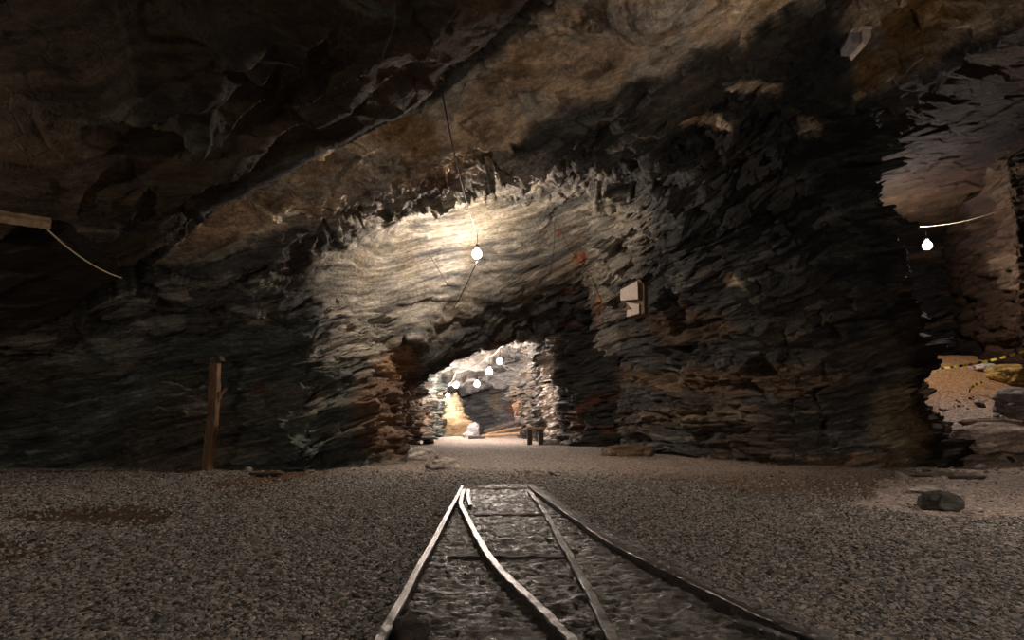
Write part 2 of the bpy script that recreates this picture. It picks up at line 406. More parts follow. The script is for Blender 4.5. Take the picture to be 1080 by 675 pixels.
# ------------------------------------------------------------------ ceiling
cp = []
def w(x, y, z): cp.append((x, y, z))
for x in (-14, -10, -6, -3, 0):
    for y in (-9, -4, 0, 3, 5): w(x, y, 5+.25*x)
for x in (3, 6):
    for y in (-9, -4, 0, 3): w(x, y, 5+.25*x)
for x in (10, 15, 22):
    for y in (-9, -4, 0, 4, 7): w(x, y, 7.3+.04*(x-10))
for x, y in ((-14, 9), (-10, 9), (-14, 13), (-10, 12.5), (-7.2, 8), (-8, 11)): w(x, y, 5+.25*x)
for q in [(300, 240, 9), (160, 280, 9.6), (230, 240, 9), (430, 170, 8.3), (350, 195, 8.4), (470, 130, 7.3), (560, 130, 8), (560, 60, 6.6), (640, 60, 7),
          (700, 30, 6), (740, 0, 6.2), (640, 190, 12.2), (540, 180, 9.6), (450, 192, 9.4), (540, 196, 12.8), (470, 212, 12.4), (340, 232, 10), (500, 250, 13.6), (420, 260, 13.0), (600, 240, 15), (500, 300, 15),
          (420, 320, 13.8), (500, 331, 16), (450, 354, 15), (432, 362, 14.4), (560, 308, 17), (608, 290, 17.8), (380, 300, 12.8), (340, 320, 12.3),
          (640, 290, 18), (700, 120, 9.5), (720, 200, 12),
          (450, 390, 18.5), (520, 367, 20), (600, 338, 20.5), (432, 408, 18.5),
          (900, 60, 9), (1080, 0, 8), (1000, 150, 13), (960, 100, 11), (1100, 140, 13)]:
    w(*at(*q))
for x, y, z in ((-5, 22, 4.0), (-2, 22.5, 4.5), (1.5, 22.5, 5.0), (-5, 30, 4.2), (-1, 30, 4.8), (3, 30, 5.0), (-5, 40, 3.6), (-2, 40, 4.1), (2, 40, 4.2), (-3, 52, 3.6), (2, 52, 4),
                (12, 17, 7.6), (18, 16, 8.2), (22, 24, 8), (14, 26, 7.4), (-12, 18, 3), (-8, 20, 3), (8, 18, 6.5), (9, 40, 6), (-12, 40, 4), (24, 10, 8)):
    w(x, y, z)
cp = np.array(cp)
def rbf_fit(c, eps=.35):
    n = len(c); A = np.zeros((n+3, n+3))
    d = np.sqrt(((c[:, None, :2]-c[None, :, :2])**2).sum(-1)+eps**2)
    A[:n, :n] = d+np.eye(n)*-.03; A[:n, n] = 1; A[:n, n+1:] = c[:, :2]; A[n:, :n] = A[:n, n:].T
    return np.linalg.solve(A, np.concatenate([c[:, 2], np.zeros(3)]))
WT = rbf_fit(cp)
def ceil_z(x, y):
    z = WT[-3]+WT[-2]*x+WT[-1]*y
    for i in range(len(cp)):
        z = z+WT[i]*np.sqrt((x-cp[i, 0])**2+(y-cp[i, 1])**2+.35**2)
    return z
def onslab(px, py):
    r = ray(px, py); d = (5-CH)/(r[2]-.25*r[0]); return (r[0]*d, r[1]*d)
SLAB = [onslab(*q) for q in [(720, -130), (640, -60), (580, 0), (530, 45), (470, 95), (440, 118), (400, 130), (365, 150), (330, 160), (275, 190), (230, 215), (185, 255), (150, 285), (135, 293), (60, 330), (0, 350), (-150, 380)]]
SLABPOLY = SLAB+[(-30, 8), (-30, -12), (12, -12), (7, 0)]
LEDGES = [  # pixels, drop in metres, reach in metres
    ([(-40, 55), (0, 60), (50, 68), (110, 78), (150, 80), (175, 70), (205, 60), (262, 50), (275, 35), (300, 12), (332, -5), (380, -50)], .16, .9),
    ([(205, 128), (215, 115), (232, 88), (262, 52), (300, 20), (335, -6)], .12, .6),
    ([(-60, 250), (20, 228), (90, 216), (145, 214), (210, 182), (250, 168), (275, 152), (300, 125), (338, 104), (388, 84), (398, 72), (425, 50), (450, 22), (475, -5), (510, -50)], .2, 1.1),
    ([(60, 140), (90, 138), (135, 128), (150, 114), (213, 109), (235, 118), (262, 100), (290, 78), (340, 62), (395, 20), (420, -20)], .14, .7),
    ([(85, 190), (100, 172), (120, 150), (150, 130), (200, 118), (240, 122)], .08, .4),
    ([(-40, 215), (0, 218), (60, 213), (140, 212)], .12, .35),
    ([(-40, 170), (0, 172), (60, 182), (110, 195), (150, 200)], .16, .3),
    ([(150, 40), (180, 38), (230, 30), (260, 8), (300, -30)], .08, .5),
]
def build_ceiling():
    ys = np.concatenate([np.linspace(-9, .8, 40, endpoint=False), np.linspace(.8, 3, 60, endpoint=False), np.linspace(3, 20, 700, endpoint=False), np.linspace(20, 56, 120)])
    us = np.concatenate([np.linspace(-3.4, -1.25, 60, endpoint=False), np.linspace(-1.25, 1.25, 760), np.linspace(1.25, 3.4, 61)[1:]])
    Y = ys[:, None]*np.ones(len(us)); X = us[None, :]*np.maximum(np.abs(Y), 4.6)
    Z = ceil_z(X, Y)
    P0 = np.stack([X, Y, Z], -1)
    nx = .22*fbm(P0*np.array([1, 1, 0])*1.1, 4, 501); ny = .22*fbm(P0*np.array([1, 1, 0])*1.1+9, 4, 502)
    s = polymask(X+nx*.6, Y+ny*.6, SLABPOLY, 0)
    ins = sstep(-.04, .04, s)
    slabm = sstep(-.3, .3, s)
    # smooth slab under-surface
    Zs = 5+.25*X
    wgt = sstep(-.9, .3, s)*sstep(9, 5, X)
    Z = Z*(1-wgt)+Zs*wgt
    Z += (1-ins)*.42*sstep(3, 0, -s)*sstep(9, 6, X)
    for L, drop, reach in LEDGES:
        LW = [onslab(*q) for q in L]
        sd, t = polyline_sd(X+nx*.5, Y+ny*.5, LW)
        sd = -sd
        prof = np.where(sd > 0, np.exp(-np.maximum(sd, 0)/reach), sstep(-.05, 0, sd))
        env = sstep(0, .06, t)*sstep(1, .94, t)
        Z -= 1.35*drop*prof*env*ins*(.6+.8*sstep(-.4, .4, fbm(P0*.9, 2, 505)))
    # undercut behind the first lip of the tunnel mouth
    lip = [at(*q)[:2] for q in [(425, 365, 14.2), (450, 354, 15), (500, 331, 16), (560, 308, 17), (608, 290, 17.8), (640, 282, 18.5)]]
    sd, t = polyline_sd(X+nx*.6, Y+ny*.6, lip)
    Z += .55*np.where(sd > 0, sstep(0, .12, sd)*np.exp(-sd/1.0), 0)*sstep(0, .04, t)*sstep(1, .96, t)
    # craggy overhang above the alcove
    P = np.stack([X, Y, Z], -1)
    n = smooth_n(gnormals(P), 12)
    n = np.where(n[..., 2:3] > 0, -n, n)           # into the room
    S0 = strata(P)
    d, e, r, r2 = rock(P, S0)
    px, py = proj(P)
    crag = polymask(px, py, [(330, 215), (400, 180), (470, 165), (560, 150), (640, 150), (760, 130), (770, 230), (690, 260), (620, 215), (560, 205), (450, 220), (380, 240), (335, 260)], 18)
    W = S0*np.array([.8, 1.6, 3.2])
    fh, fe, fr = facets(W+.8*np.stack([fbm(P*1.5, 2, 511), fbm(P*1.5, 2, 512), fbm(P*1.5, 2, 513)], -1), 21)
    amp = 1-.83*slabm
    alc = polymask(px, py, ALCOVE, 20)
    amp = amp*(1-.74*alc*(P[..., 1] < 19))
    tanb = polymask(px, py, TANBAND, 10)
    amp = amp*(1-.6*tanb)
    amp = amp*(1-.72*sstep(8, 10, X))
    fine = np.abs(fbm(P*np.array([2.5, 2.5, 2.5]), 4, 521))
    d = d*amp+crag*(.34*fh-.38*fine+.12)
    Q = P+n*d[..., None]
    S = strata(Q)
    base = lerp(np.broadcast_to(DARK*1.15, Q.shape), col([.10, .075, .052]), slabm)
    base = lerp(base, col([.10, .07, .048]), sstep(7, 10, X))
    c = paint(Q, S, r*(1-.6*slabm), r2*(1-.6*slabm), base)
    pxq, pyq = proj(Q)
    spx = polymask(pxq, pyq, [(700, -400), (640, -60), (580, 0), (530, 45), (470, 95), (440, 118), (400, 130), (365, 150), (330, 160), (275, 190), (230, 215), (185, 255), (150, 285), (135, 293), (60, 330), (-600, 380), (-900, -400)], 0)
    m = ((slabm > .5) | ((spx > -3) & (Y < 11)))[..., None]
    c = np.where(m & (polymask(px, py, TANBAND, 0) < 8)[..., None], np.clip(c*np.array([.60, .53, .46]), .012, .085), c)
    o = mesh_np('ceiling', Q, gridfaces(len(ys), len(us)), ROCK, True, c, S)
    o['kind'] = 'structure'
build_ceiling()

# ------------------------------------------------------------------ left wall
def colv(x, y, top=(0, 0), z=(-.5, .4, 1.3, 2.4, 3.6, 5.2, 6.8)):
    n = len(z)
    return [(x+top[0]*(k/(n-1))**1.3, y+top[1]*(k/(n-1))**1.3, z[k]) for k in range(n)]
LW = [colv(-24, 4, (0, 1)), colv(-16, 10, (0, 1)), colv(-10.8, 11.9, (0, .8)), colv(-8, 12.3, (0, .6)), colv(-6.1, 12.5, (0, .4)), colv(-4.4, 11.7, (.0, 1.2)),
      colv(-3.3, 12.3, (-.6, 1.6)), colv(-2.6, 13.5, (-.7, 1.5)), colv(-2.85, 15, (-.5, 0)), colv(-3.5, 18), colv(-3.7, 21.5), colv(-3.7, 23.2), colv(-4.5, 24.5), colv(-4.7, 32), colv(-4.3, 36), colv(-5.2, 41),
      colv(-4.2, 46), colv(-2, 48.5), colv(0, 47), colv(1.2, 44)]
P = loft(LW, [30, 120, 120, 120, 130, 110, 90, 60, 50, 40, 20, 24, 50, 30, 30, 40, 50, 50, 40], [20, 60, 80, 90, 70, 30])
rock_object('wall_left', P, False, GREEN*1.5, -1, amp=.9, ledge=.75, block=1.7)

# ------------------------------------------------------------------ rock pillar between tunnel and right passage
def A(*q): return tuple(at(*q))
RP = [
    colv(1.0, 46), colv(1.5, 37), colv(.75, 34, (-1.6, 0)), colv(.95, 31.5, (-1.3, 0)), colv(1.3, 27, (-.7, 0)),
    [(1.75, 24, -.6), A(585, 462, 24), A(582, 430, 24), A(576, 400, 24), A(567, 370, 24), (.9, 24, 5.6), (.8, 24, 7.6)],
    [(2.7, 20.8, -.6), (2.7, 20.8, .4), (2.7, 20.8, 1.3), (2.6, 20.8, 2.4), (2.4, 21, 3.6), (2.0, 21, 5.4), (1.6, 21, 7.6)],
    [(4.5, 20.0, -.6), (4.5, 20, .4), (4.5, 20, 1.3), (4.4, 20, 2.4), (4.1, 20, 3.6), (3.6, 20, 5.4), (3, 20, 7.6)],
    [(3.55, 18.3, -.6), (3.5, 18.2, .4), A(651, 430, 18), A(650, 385, 18), A(632, 335, 17.8), A(608, 288, 17.4), (2.0, 16.6, 8.2)],
    [(4.3, 15.7, -.6), A(702, 470, 15.7), A(700, 420, 15.6), A(695, 350, 15.5), A(680, 290, 15), A(655, 225, 13.5), (2.9, 11.5, 8.2)],
    [(5.7, 13.3, -.6), A(800, 478, 13.4), A(798, 420, 13.4), A(790, 330, 13), A(775, 240, 12.2), A(760, 150, 10.5), A(740, 20, 7.6)],
    [(7.2, 12.1, -.6), A(900, 480, 12.4), A(895, 420, 12.6), A(882, 330, 12.4), A(865, 240, 11.6), A(845, 150, 10), A(812, 0, 7.6)],
    [(8.9, 12.0, -.6), A(985, 482, 12.4), A(975, 430, 12.6), A(952, 350, 12.4), A(925, 240, 11.6), A(900, 150, 10.3), A(870, 0, 8.2)],
    [(10.0, 13.0, -.6), A(1003, 472, 13.6), A(992, 430, 13.8), A(968, 350, 13.4), A(940, 240, 12.6), A(915, 150, 11.4), A(884, 0, 9.4)],
    [(10.0, 15.3, -.6), (10.0, 15.6, .4), (9.9, 15.6, 1.3), (9.5, 15.6, 2.4), (8.9, 15.3, 4.2), (8.1, 14.8, 6), (7.2, 13, 8.6)],
    colv(10.3, 20, (-2, 0), (-.5, .4, 1.3, 2.4, 4.2, 6.2, 9)), colv(11.5, 30, (-2, 0), (-.5, .4, 1.3, 2.4, 4.2, 6.2, 9))]
P = loft(RP, [30, 40, 40, 40, 30, 80, 50, 50, 100, 150, 150, 140, 60, 50, 30, 20], [24, 60, 90, 110, 110, 150])
rock_object('wall_right', P, False, DARK*1.15, -1, amp=.75, block=1.5, ledge=.9)

# ------------------------------------------------------------------ right passage: back wall and side wall
z9 = (-.5, .6, 2, 3.6, 5.2, 7, 9)
BW = [colv(8, 25, z=z9), colv(13, 21.5, (0, -.4), z=z9), colv(16.5, 21, (0, -.5), z=z9),
      [(18.6, 21, -.5), (18.6, 21, .6), (18.6, 20.6, 2), (18.4, 20.4, 3.6), (18, 20, 5.4), (17.6, 19.5, 7.2), (17, 19, 9)],
      [(19.5, 24, -.5), (19.5, 24, .6), (19.5, 24, 2), (19.5, 24, 3.6), (19.5, 24, 5.4), (19, 24, 7), (19, 24, 9)]]
P = loft(BW, [60, 120, 80, 30], [14, 50, 60, 70, 70, 60])
rock_object('wall_back', P, False, col([.045, .036, .032]), -1, amp=.7)
SW = [colv(17, 22, z=z9), [(15.2, 18, -.5), (15.2, 18, .6), A(1068, 400, 17), A(1062, 330, 16.5), A(1058, 240, 15.5), A(1040, 165, 14.5), (12, 14, 9)],
      [(16, 15.6, -.5), (16, 15.6, .6), A(1110, 400, 15.8), A(1110, 330, 15.6), A(1108, 240, 14.8), A(1095, 160, 13.6), (12.6, 11.5, 9)],
      colv(18, 12, (-2, -1), z=z9), colv(20, 6, z=z9), colv(20, -4, z=z9)]
P = loft(SW, [50, 110, 90, 50, 30], [14, 50, 60, 80, 80, 60])
rock_object('wall_side', P, False, col([.14, .10, .075]), -1, amp=.7)
# ------------------------------------------------------------------ small things
SLEEP = simple('muddy_sleeper_wood', (.13, .10, .08), .7, 0, 9, .5, .5, (.3, 1.5, 1.5), .02)
IRON = simple('worn_rail_steel', (.17, .15, .14), .38, .75, 30, .5, .5, (1, 1, 1), .01)
WOOD = simple('weathered_wood', (.20, .115, .06), .8, 0, 9, .55, .6, (1.2, 1.2, .25), .02)
WOODPALE = simple('pale_sawn_wood', (.36, .24, .14), .8, 0, 9, .4, .4, (.3, 1.5, 1.5), .01)
WOODDARK = simple('dark_wet_wood', (.07, .05, .038), .7, 0, 9, .5, .5, (.3, 1.5, 1.5), .02)
CABLE = simple('black_cable', (.03, .027, .025), .6, 0, 30, .2, .1)
CABLELIGHT = simple('pale_cord', (.50, .40, .28), .7, 0, 30, .2, .1)
SHEET = simple('pale_board', (.52, .43, .38), .8, 0, 14, .18, .15)
BOARD = simple('brown_board', (.13, .08, .045), .8, 0, 14, .3, .2)
GLAZE = simple('black_lamp_socket', (.03, .03, .03), .4, 0, 14, .1, .1)
def emit(name, c, s):
    m, nt, b = newmat(name)
    b.inputs['Base Color'].default_value = (.9, .9, .9, 1); b.inputs['Emission Color'].default_value = (*c, 1); b.inputs['Emission Strength'].default_value = s
    return m
def bm_obj(name, bm, mat, parent=None, smooth=False):
    me = bpy.data.meshes.new(name); bm.to_mesh(me); bm.free(); me.materials.append(mat)
    if smooth:
        for p in me.polygons: p.use_smooth = True
    o = bpy.data.objects.new(name, me); C.objects.link(o)
    if parent: o.parent = parent
    return o
def tube_bm(bm, pts, r, n=6):
    pts = [Vector(p) for p in pts]; rings = []
    for i, p in enumerate(pts):
        t = (pts[min(i+1, len(pts)-1)]-pts[max(i-1, 0)]).normalized()
        a = t.cross(Vector((.13, .2, 1)) if abs(t.z) < .9 else Vector((1, .1, 0))).normalized(); b = t.cross(a)
        rr = r[i] if hasattr(r, '__len__') else r
        rings.append([bm.verts.new(p+a*rr*math.cos(2*math.pi*k/n)+b*rr*math.sin(2*math.pi*k/n)) for k in range(n)])
    for i in range(len(rings)-1):
        for k in range(n): bm.faces.new((rings[i][k], rings[i][(k+1) % n], rings[i+1][(k+1) % n], rings[i+1][k]))
    bm.faces.new(rings[0][::-1]); bm.faces.new(rings[-1])
def tube(name, pts, r, mat, parent=None):
    bm = bmesh.new(); tube_bm(bm, pts, r); return bm_obj(name, bm, mat, parent, True)
def sag(a, b, s, n=14):
    a = Vector(a); b = Vector(b)
    return [a.lerp(b, k/n)-Vector((0, 0, s*4*(k/n)*(1-k/n))) for k in range(n+1)]
def thing(o, label, cat, group=None):
    o['label'] = label; o['category'] = cat
    if group: o['group'] = group
    return o
def empty(name, loc):
    o = bpy.data.objects.new(name, None); C.objects.link(o); o.location = loc; o.empty_display_size = .1; return o
def beam_bm(bm, a, b, wx, hz, n=14, rough=.006, up=(0, 0, 1), seed=1, taper=1.0, ragged=0):
    """an aged timber from a to b"""
    rg = random.Random(seed); a = Vector(a); b = Vector(b); t = (b-a).normalized()
    s = t.cross(Vector(up)).normalized(); u = s.cross(t)
    prof = []
    m = 4
    for (x0, y0), (x1, y1) in (((-1, -1), (1, -1)), ((1, -1), (1, 1)), ((1, 1), (-1, 1)), ((-1, 1), (-1, -1))):
        for k in range(m): prof.append((x0+(x1-x0)*k/m, y0+(y1-y0)*k/m))
    prof = [(x*(.94 if abs(y) > .99 and abs(x) > .99 else 1), y*(.94 if abs(y) > .99 and abs(x) > .99 else 1)) for x, y in prof]
    g = [rg.uniform(-1, 1) for _ in prof]; rings = []
    for i in range(n+1):
        f = i/n; c = a.lerp(b, f); k = 1+(taper-1)*f
        wob = Vector((math.sin(f*5+seed), math.cos(f*4+seed), 0))*rough*1.5
        rings.append([bm.verts.new(c+wob+s*(x*wx/2*k+g[j]*rough+rg.uniform(-1, 1)*rough*.6)+u*(y*hz/2*k+g[j]*rough*.7+rg.uniform(-1, 1)*rough*.6)+(t*rg.uniform(-ragged, ragged) if i in (0, n) else Vector())) for j, (x, y) in enumerate(prof)])
    q = len(prof)
    for i in range(n):
        for k in range(q): bm.faces.new((rings[i][k], rings[i][(k+1) % q], rings[i+1][(k+1) % q], rings[i+1][k]))
    bm.faces.new(rings[0][::-1]); bm.faces.new(rings[-1])
def beam(name, a, b, wx, hz, mat, parent=None, **k):
    bm = bmesh.new(); beam_bm(bm, a, b, wx, hz, **k); bmesh.ops.recalc_face_normals(bm, faces=bm.faces); return bm_obj(name, bm, mat, parent)

# ---- rails
def rail_path(px, z=.075, n=10):
    pts = np.array([onz(x, y, z) for x, y in px])
    seg = catmull(pts, [n]*(len(pts)-1))
    return seg
PROF = [(-.045, -.115), (.045, -.115), (.045, -.100), (.010, -.090), (.008, -.035), (.030, -.026), (.033, -.008), (.026, 0), (-.026, 0), (-.033, -.008), (-.030, -.026), (-.008, -.035), (-.010, -.090), (-.045, -.100)]
def rail(px, label, z=.075, close=True):
    pts = rail_path(px, z); bm = bmesh.new(); rings = []
    for i, p in enumerate(pts):
        t = pts[min(i+1, len(pts)-1)]-pts[max(i-1, 0)]; t = t/np.linalg.norm(t); s = np.array([t[1], -t[0], 0]); s /= np.linalg.norm(s)
        j = rng.normal(0, .0015, 2)
        rings.append([bm.verts.new(p+s*(a*.74*(.55 if b < -.08 else 1)+j[0]+rng.normal(0, .0012))+np.array([0, 0, b*.75+j[1]+rng.normal(0, .0012)])) for a, b in PROF])
    for i in range(len(rings)-1):
        for k in range(len(PROF)): bm.faces.new((rings[i][k], rings[i][(k+1) % len(PROF)], rings[i+1][(k+1) % len(PROF)], rings[i+1][k]))
    bm.faces.new(rings[0]); bm.faces.new(rings[-1][::-1]); bmesh.ops.recalc_face_normals(bm, faces=bm.faces)
    o = bm_obj('rail', bm, IRON)
    return thing(o, label, 'rail')
rail([(386, 700), (400, 674), (444, 594), (488, 512)], 'leftmost worn steel rail, straight, beside the grey gravel')
rail([(632, 700), (606, 676), (566, 636), (526, 598), (507, 572), (493, 545), (486, 530), (489, 516)], 'inner steel rail curving right across the muddy track from the left rail')
rail([(664, 700), (648, 674), (622, 622), (597, 578), (580, 548), (570, 532), (557, 516)], 'straight steel rail right of the curving one, third from the left')
rail([(930, 700), (862, 672), (800, 646), (720, 608), (682, 590), (640, 568), (600, 541), (558, 512)], 'outer right steel rail sweeping away to the lower right')
rail([(905, 700), (850, 678), (812, 664), (776, 652)], 'short dark steel guard rail lying inside the outer right rail', .06)
rail([(496, 532), (494, 524), (494, 516)], 'short steel rail stub beside the far left rail ends', .05)
# ---- sleepers
for k, (xa, xb, yy, lab) in enumerate(((490, 556, 517, 'farthest wooden sleeper across the rail ends'), (488, 576, 545, 'half buried sleeper in wet mud, second from the far rail ends'),
                                       (474, 602, 590, 'half buried sleeper in mud nearest the camera between the rails'))):
    a = onz(xa, yy, -.005); b = onz(xb, yy, -.005)
    thing(beam('sleeper', a, b, .12, .06, SLEEP, n=20, rough=.008, seed=k+3), lab, 'railway sleeper')

# ---- gravel stones
def stones(name, XY, size, mat, mud=0):
    bm = bmesh.new(); bmesh.ops.create_icosphere(bm, subdivisions=1, radius=1)
    bv = np.array([v.co[:] for v in bm.verts]); bf = np.array([[v.index for v in f.verts] for f in bm.faces]); bm.free()
    n = len(XY); nb = len(bv)
    V = bv[None]*(1+rng.uniform(-.38, .38, (n, nb, 1)))*np.stack([rng.uniform(.7, 1.3, n), rng.uniform(.7, 1.3, n), rng.uniform(.4, .8, n)], -1)[:, None]*size[:, None, None]
    th = rng.uniform(0, 6.28, n); c, s = np.cos(th), np.sin(th)
    V = np.stack([V[..., 0]*c[:, None]-V[..., 1]*s[:, None], V[..., 0]*s[:, None]+V[..., 1]*c[:, None], V[..., 2]], -1)
    tilt = rng.uniform(-.5, .5, n); V[..., 2] += V[..., 0]*tilt[:, None]
    z = floor_h(XY[:, 0], XY[:, 1])
    V += np.stack([XY[:, 0], XY[:, 1], z+size*.2], -1)[:, None]
    Fq = (bf[None]+np.arange(n)[:, None, None]*nb).reshape(-1, 3)
    g = rng.uniform(.25, 1.75, n)**1.6; wv = rng.uniform(0, 1, n)
    c = (np.array([.245, .23, .22])*(1-wv[:, None])+np.array([.27, .215, .17])*wv[:, None])*g[:, None]
    c[rng.uniform(0, 1, n) > .97] = (.5, .45, .4)
    o = mesh_np(name, V, Fq, mat, False, np.repeat(c[:, None], nb, 1))
    return o
def stone_mat():
    m, nt, b = newmat('gravel_stone'); t = N(nt, 'ShaderNodeAttribute', _attribute_name='tint'); nt.links.new(t.outputs['Color'], b.inputs['Base Color']); b.inputs['Roughness'].default_value = .65
    return m
STONE = stone_mat()
NS = 230000
yy = 2.2*(13/2.2)**(rng.uniform(0, 1, NS)); xx = rng.uniform(-1.02, 1.02, NS)*yy
mud, patch, sand, rim, far, pud, dirt = zone(xx, yy)
dens = (1-.97*mud)*(1-.97*sand)*(1-.8*patch)*(1-.95*pud)*(1-.8*dirt)*(1-.85*rim)
keep = (rng.uniform(0, 1, NS) < dens*sstep(12.6, 8.5, yy)) & (yy < 12.6)
xx, yy = xx[keep], yy[keep]
o = stones('gravel', np.stack([xx, yy], -1), rng.uniform(.006, .0145, len(xx))*(1+.5*(rng.uniform(0, 1, len(xx)) > .93))*(.85+.06*yy), STONE)
o['kind'] = 'stuff'; thing(o, 'loose grey crushed gravel covering the mine floor', 'gravel')

NR = 2600
ry_ = rng.uniform(10.2, 15.5, NR); rx_ = ry_*rng.uniform(.66, 1.02, NR); rx_ = np.where(ry_ > 12.3, np.maximum(rx_, 10.6), rx_)
zz_ = zone(rx_, ry_)[2]; cl = fbm(np.stack([rx_*.8, ry_*1.3, ry_*0], -1), 3, 471)
kp = (zz_ > .6) & (rng.uniform(0, 1, NR) < .06+.9*sstep(.05, .3, cl)*sstep(11.3, 12.4, ry_))
rx_, ry_ = rx_[kp], ry_[kp]
o = stones('rubble', np.stack([rx_, ry_], -1), rng.uniform(.02, .05, len(rx_))*(1+1.3*(rng.uniform(0, 1, len(rx_)) > .9)), STONE)
o['kind'] = 'stuff'; thing(o, 'small broken rock chips strewn over the pink sand at right', 'rubble')

# ---- boulders and loose stones
def boulder(px, py, y, sx, sy, sz, label, cat='rock', colr=(.2, .17, .14), name='boulder', seed=0, rot=0, z=None, group=None, sink=.55):
    bm = bmesh.new(); bmesh.ops.create_icosphere(bm, subdivisions=5, radius=1)
    V = np.array([v.co[:] for v in bm.verts]); Fq = np.array([[v.index for v in f.verts] for f in bm.faces]); bm.free()
    h, e, r = facets(V*.9+seed*7.7, seed+1); h2, e2, r2 = facets(V*2.4+seed*3.1, seed+2)
    V = V*(1+.35*h+.12*h2+.06*fbm(V*3+seed, 3, seed))[..., None]
    V = np.sign(V)*np.abs(V)**.85
    V = V*np.array([sx, sy, sz]); c, s = math.cos(rot), math.sin(rot)
    V = np.stack([V[:, 0]*c-V[:, 1]*s, V[:, 0]*s+V[:, 1]*c, V[:, 2]], -1)
    p = onz(px, py, 0) if y is None else at(px, py, y)
    zz = floor_h(np.array([p[0]]), np.array([p[1]]))[0] if z is None else z
    base = np.array([p[0], p[1], zz+sz*sink])
    cc = np.array(colr)*(.7+.6*r2)[:, None]
    P = V+base
    o = mesh_np(name, V, Fq, ROCK, True, cc, strata(P))
    o.location = base
    return thing(o, label, cat, group)
boulder(992, 538, None, .2, .15, .13, 'dark rounded stone alone on the pink sand at right', colr=(.11, .10, .09), seed=1)
boulder(985, 521, None, .42, .15, .06, 'flat pale slab on the sand behind the lone dark stone', colr=(.45, .38, .34), seed=2, rot=.3)
boulder(432, 676, None, .085, .07, .06, 'wet dark clod beside the leftmost rail, at the bottom edge', colr=(.10, .08, .07), seed=3)
boulder(1078, 433, 14.2, .45, .6, .5, 'upright dark grey boulder at the right edge above the slabs', colr=(.2, .17, .16), seed=4)
boulder(1050, 470, 13.0, 1.05, .5, .34, 'large pale flat slab leaning on the bank at the right edge', colr=(.6, .48, .4), seed=5, rot=.15)
boulder(1010, 462, 13.3, .38, .3, .12, 'small pale slab beside the rock wall foot, left of the large slab', colr=(.36, .28, .22), seed=6)
boulder(1045, 447, 13.9, .6, .25, .1, 'thin brown slab lying behind the large pale slab', colr=(.26, .19, .14), seed=7, rot=-.2)
boulder(1022, 478, 12.7, .3, .22, .08, 'low broken slab in front of the small pale slab', colr=(.30, .23, .19), seed=8)
boulder(1036, 384, 17.4, .33, .25, .12, 'pale rounded stone under the yellow and black tape', colr=(.55, .47, .42), seed=9)
boulder(975, 503, None, .55, .16, .04, 'thin pale rock flake lying on the sand near the wall corner', colr=(.3, .22, .18), seed=10)
boulder(1020, 506, None, .3, .1, .035, 'thin dark rock flake on the sand in front of the broken slab', colr=(.12, .09, .08), seed=11)
boulder(439, 484, 14.4, .5, .4, .3, sink=-.1, label= 'pale heap of rubble at the left corner of the tunnel mouth', colr=(.5, .44, .4), seed=12, cat='rubble')
boulder(466, 487, 12.4, .4, .5, .25, sink=-.4, label= 'low pale stone mound on the floor before the tunnel', colr=(.42, .36, .31), seed=13)
boulder(565, 495, 11, .35, .4, .25, sink=-.6, label= 'low pale stone mound behind the right rail ends', colr=(.34, .28, .24), seed=14)
boulder(283, 503, 10.9, .28, .12, .05, 'flat dark stone in orange mud at the left wall foot', colr=(.1, .07, .05), seed=15)
boulder(262, 495, 11.6, .07, .06, .05, 'small pale stone at the left wall foot beside the post', colr=(.45, .38, .32), seed=16)
boulder(476, 430, 40, .85, .7, 1.25, 'tall pale yellow rock standing at the far end of the tunnel', colr=(.42, .35, .22), seed=17, z=1.3)
boulder(478, 452, 38, 1.2, .8, .9, 'brown rock heap under the tall pale yellow rock', colr=(.26, .18, .10), seed=18)
boulder(499, 448, 35, .42, .3, .5, 'white jagged rock beside the brown heap in the tunnel', colr=(.36, .34, .36), seed=19)
boulder(494, 457, 33, .33, .3, .2, 'low white rock in front of the white jagged one', colr=(.36, .34, .33), seed=20)
boulder(452, 468, 23.5, .22, .2, .2, 'black block by the left tunnel wall', colr=(.04, .035, .035), seed=21)
boulder(582, 465, 23, .35, .25, .14, 'pale rubble heap beside the bench at the tunnel wall', colr=(.5, .45, .4), seed=22, cat='rubble')
boulder(1062, 392, 16.5, .5, .4, .3, 'rusty yellow rock under the side wall above the bank', colr=(.36, .24, .08), seed=23)
boulder(660, 480, 15.6, .7, .4, .3, sink=-.1, label= 'low brown stones at the foot of the right wall by the tunnel', colr=(.18, .12, .08), seed=24)

# ---- post
pb = at(227, 497, 12.05); pt = at(237, 379, 12.0)
post = empty('wooden_post', (pb[0], pb[1], 0)); thing(post, 'old reddish brown wooden post leaning on the left rock wall', 'post')
def local(root, *pts): return [tuple(np.array(p)-np.array(root.location)) for p in pts]
a, b = local(post, (pb[0], pb[1]-.3, -.05), (pt[0]-.02, pt[1]-.3, pt[2]))
beam('shaft', a, b, .17, .17, WOOD, post, n=30, rough=.012, up=(0, 1, 0), seed=5, ragged=.03)
a, b = local(post, (pt[0]-.08, pt[1]-.3, pt[2]-.12), (pt[0]+.12, pt[1]-.3, pt[2]-.02))
beam('top_block', a, b, .2, .12, WOODDARK, post, n=6, rough=.01, seed=6)
mid = np.array(pb)*.45+np.array(pt)*.55
a, b = local(post, (mid[0]+.07, mid[1]-.3, mid[2]+.1), (mid[0]+.22, mid[1]-.3, mid[2]+.42))
beam('splinter', a, b, .04, .03, WOOD, post, n=6, rough=.006, seed=8)

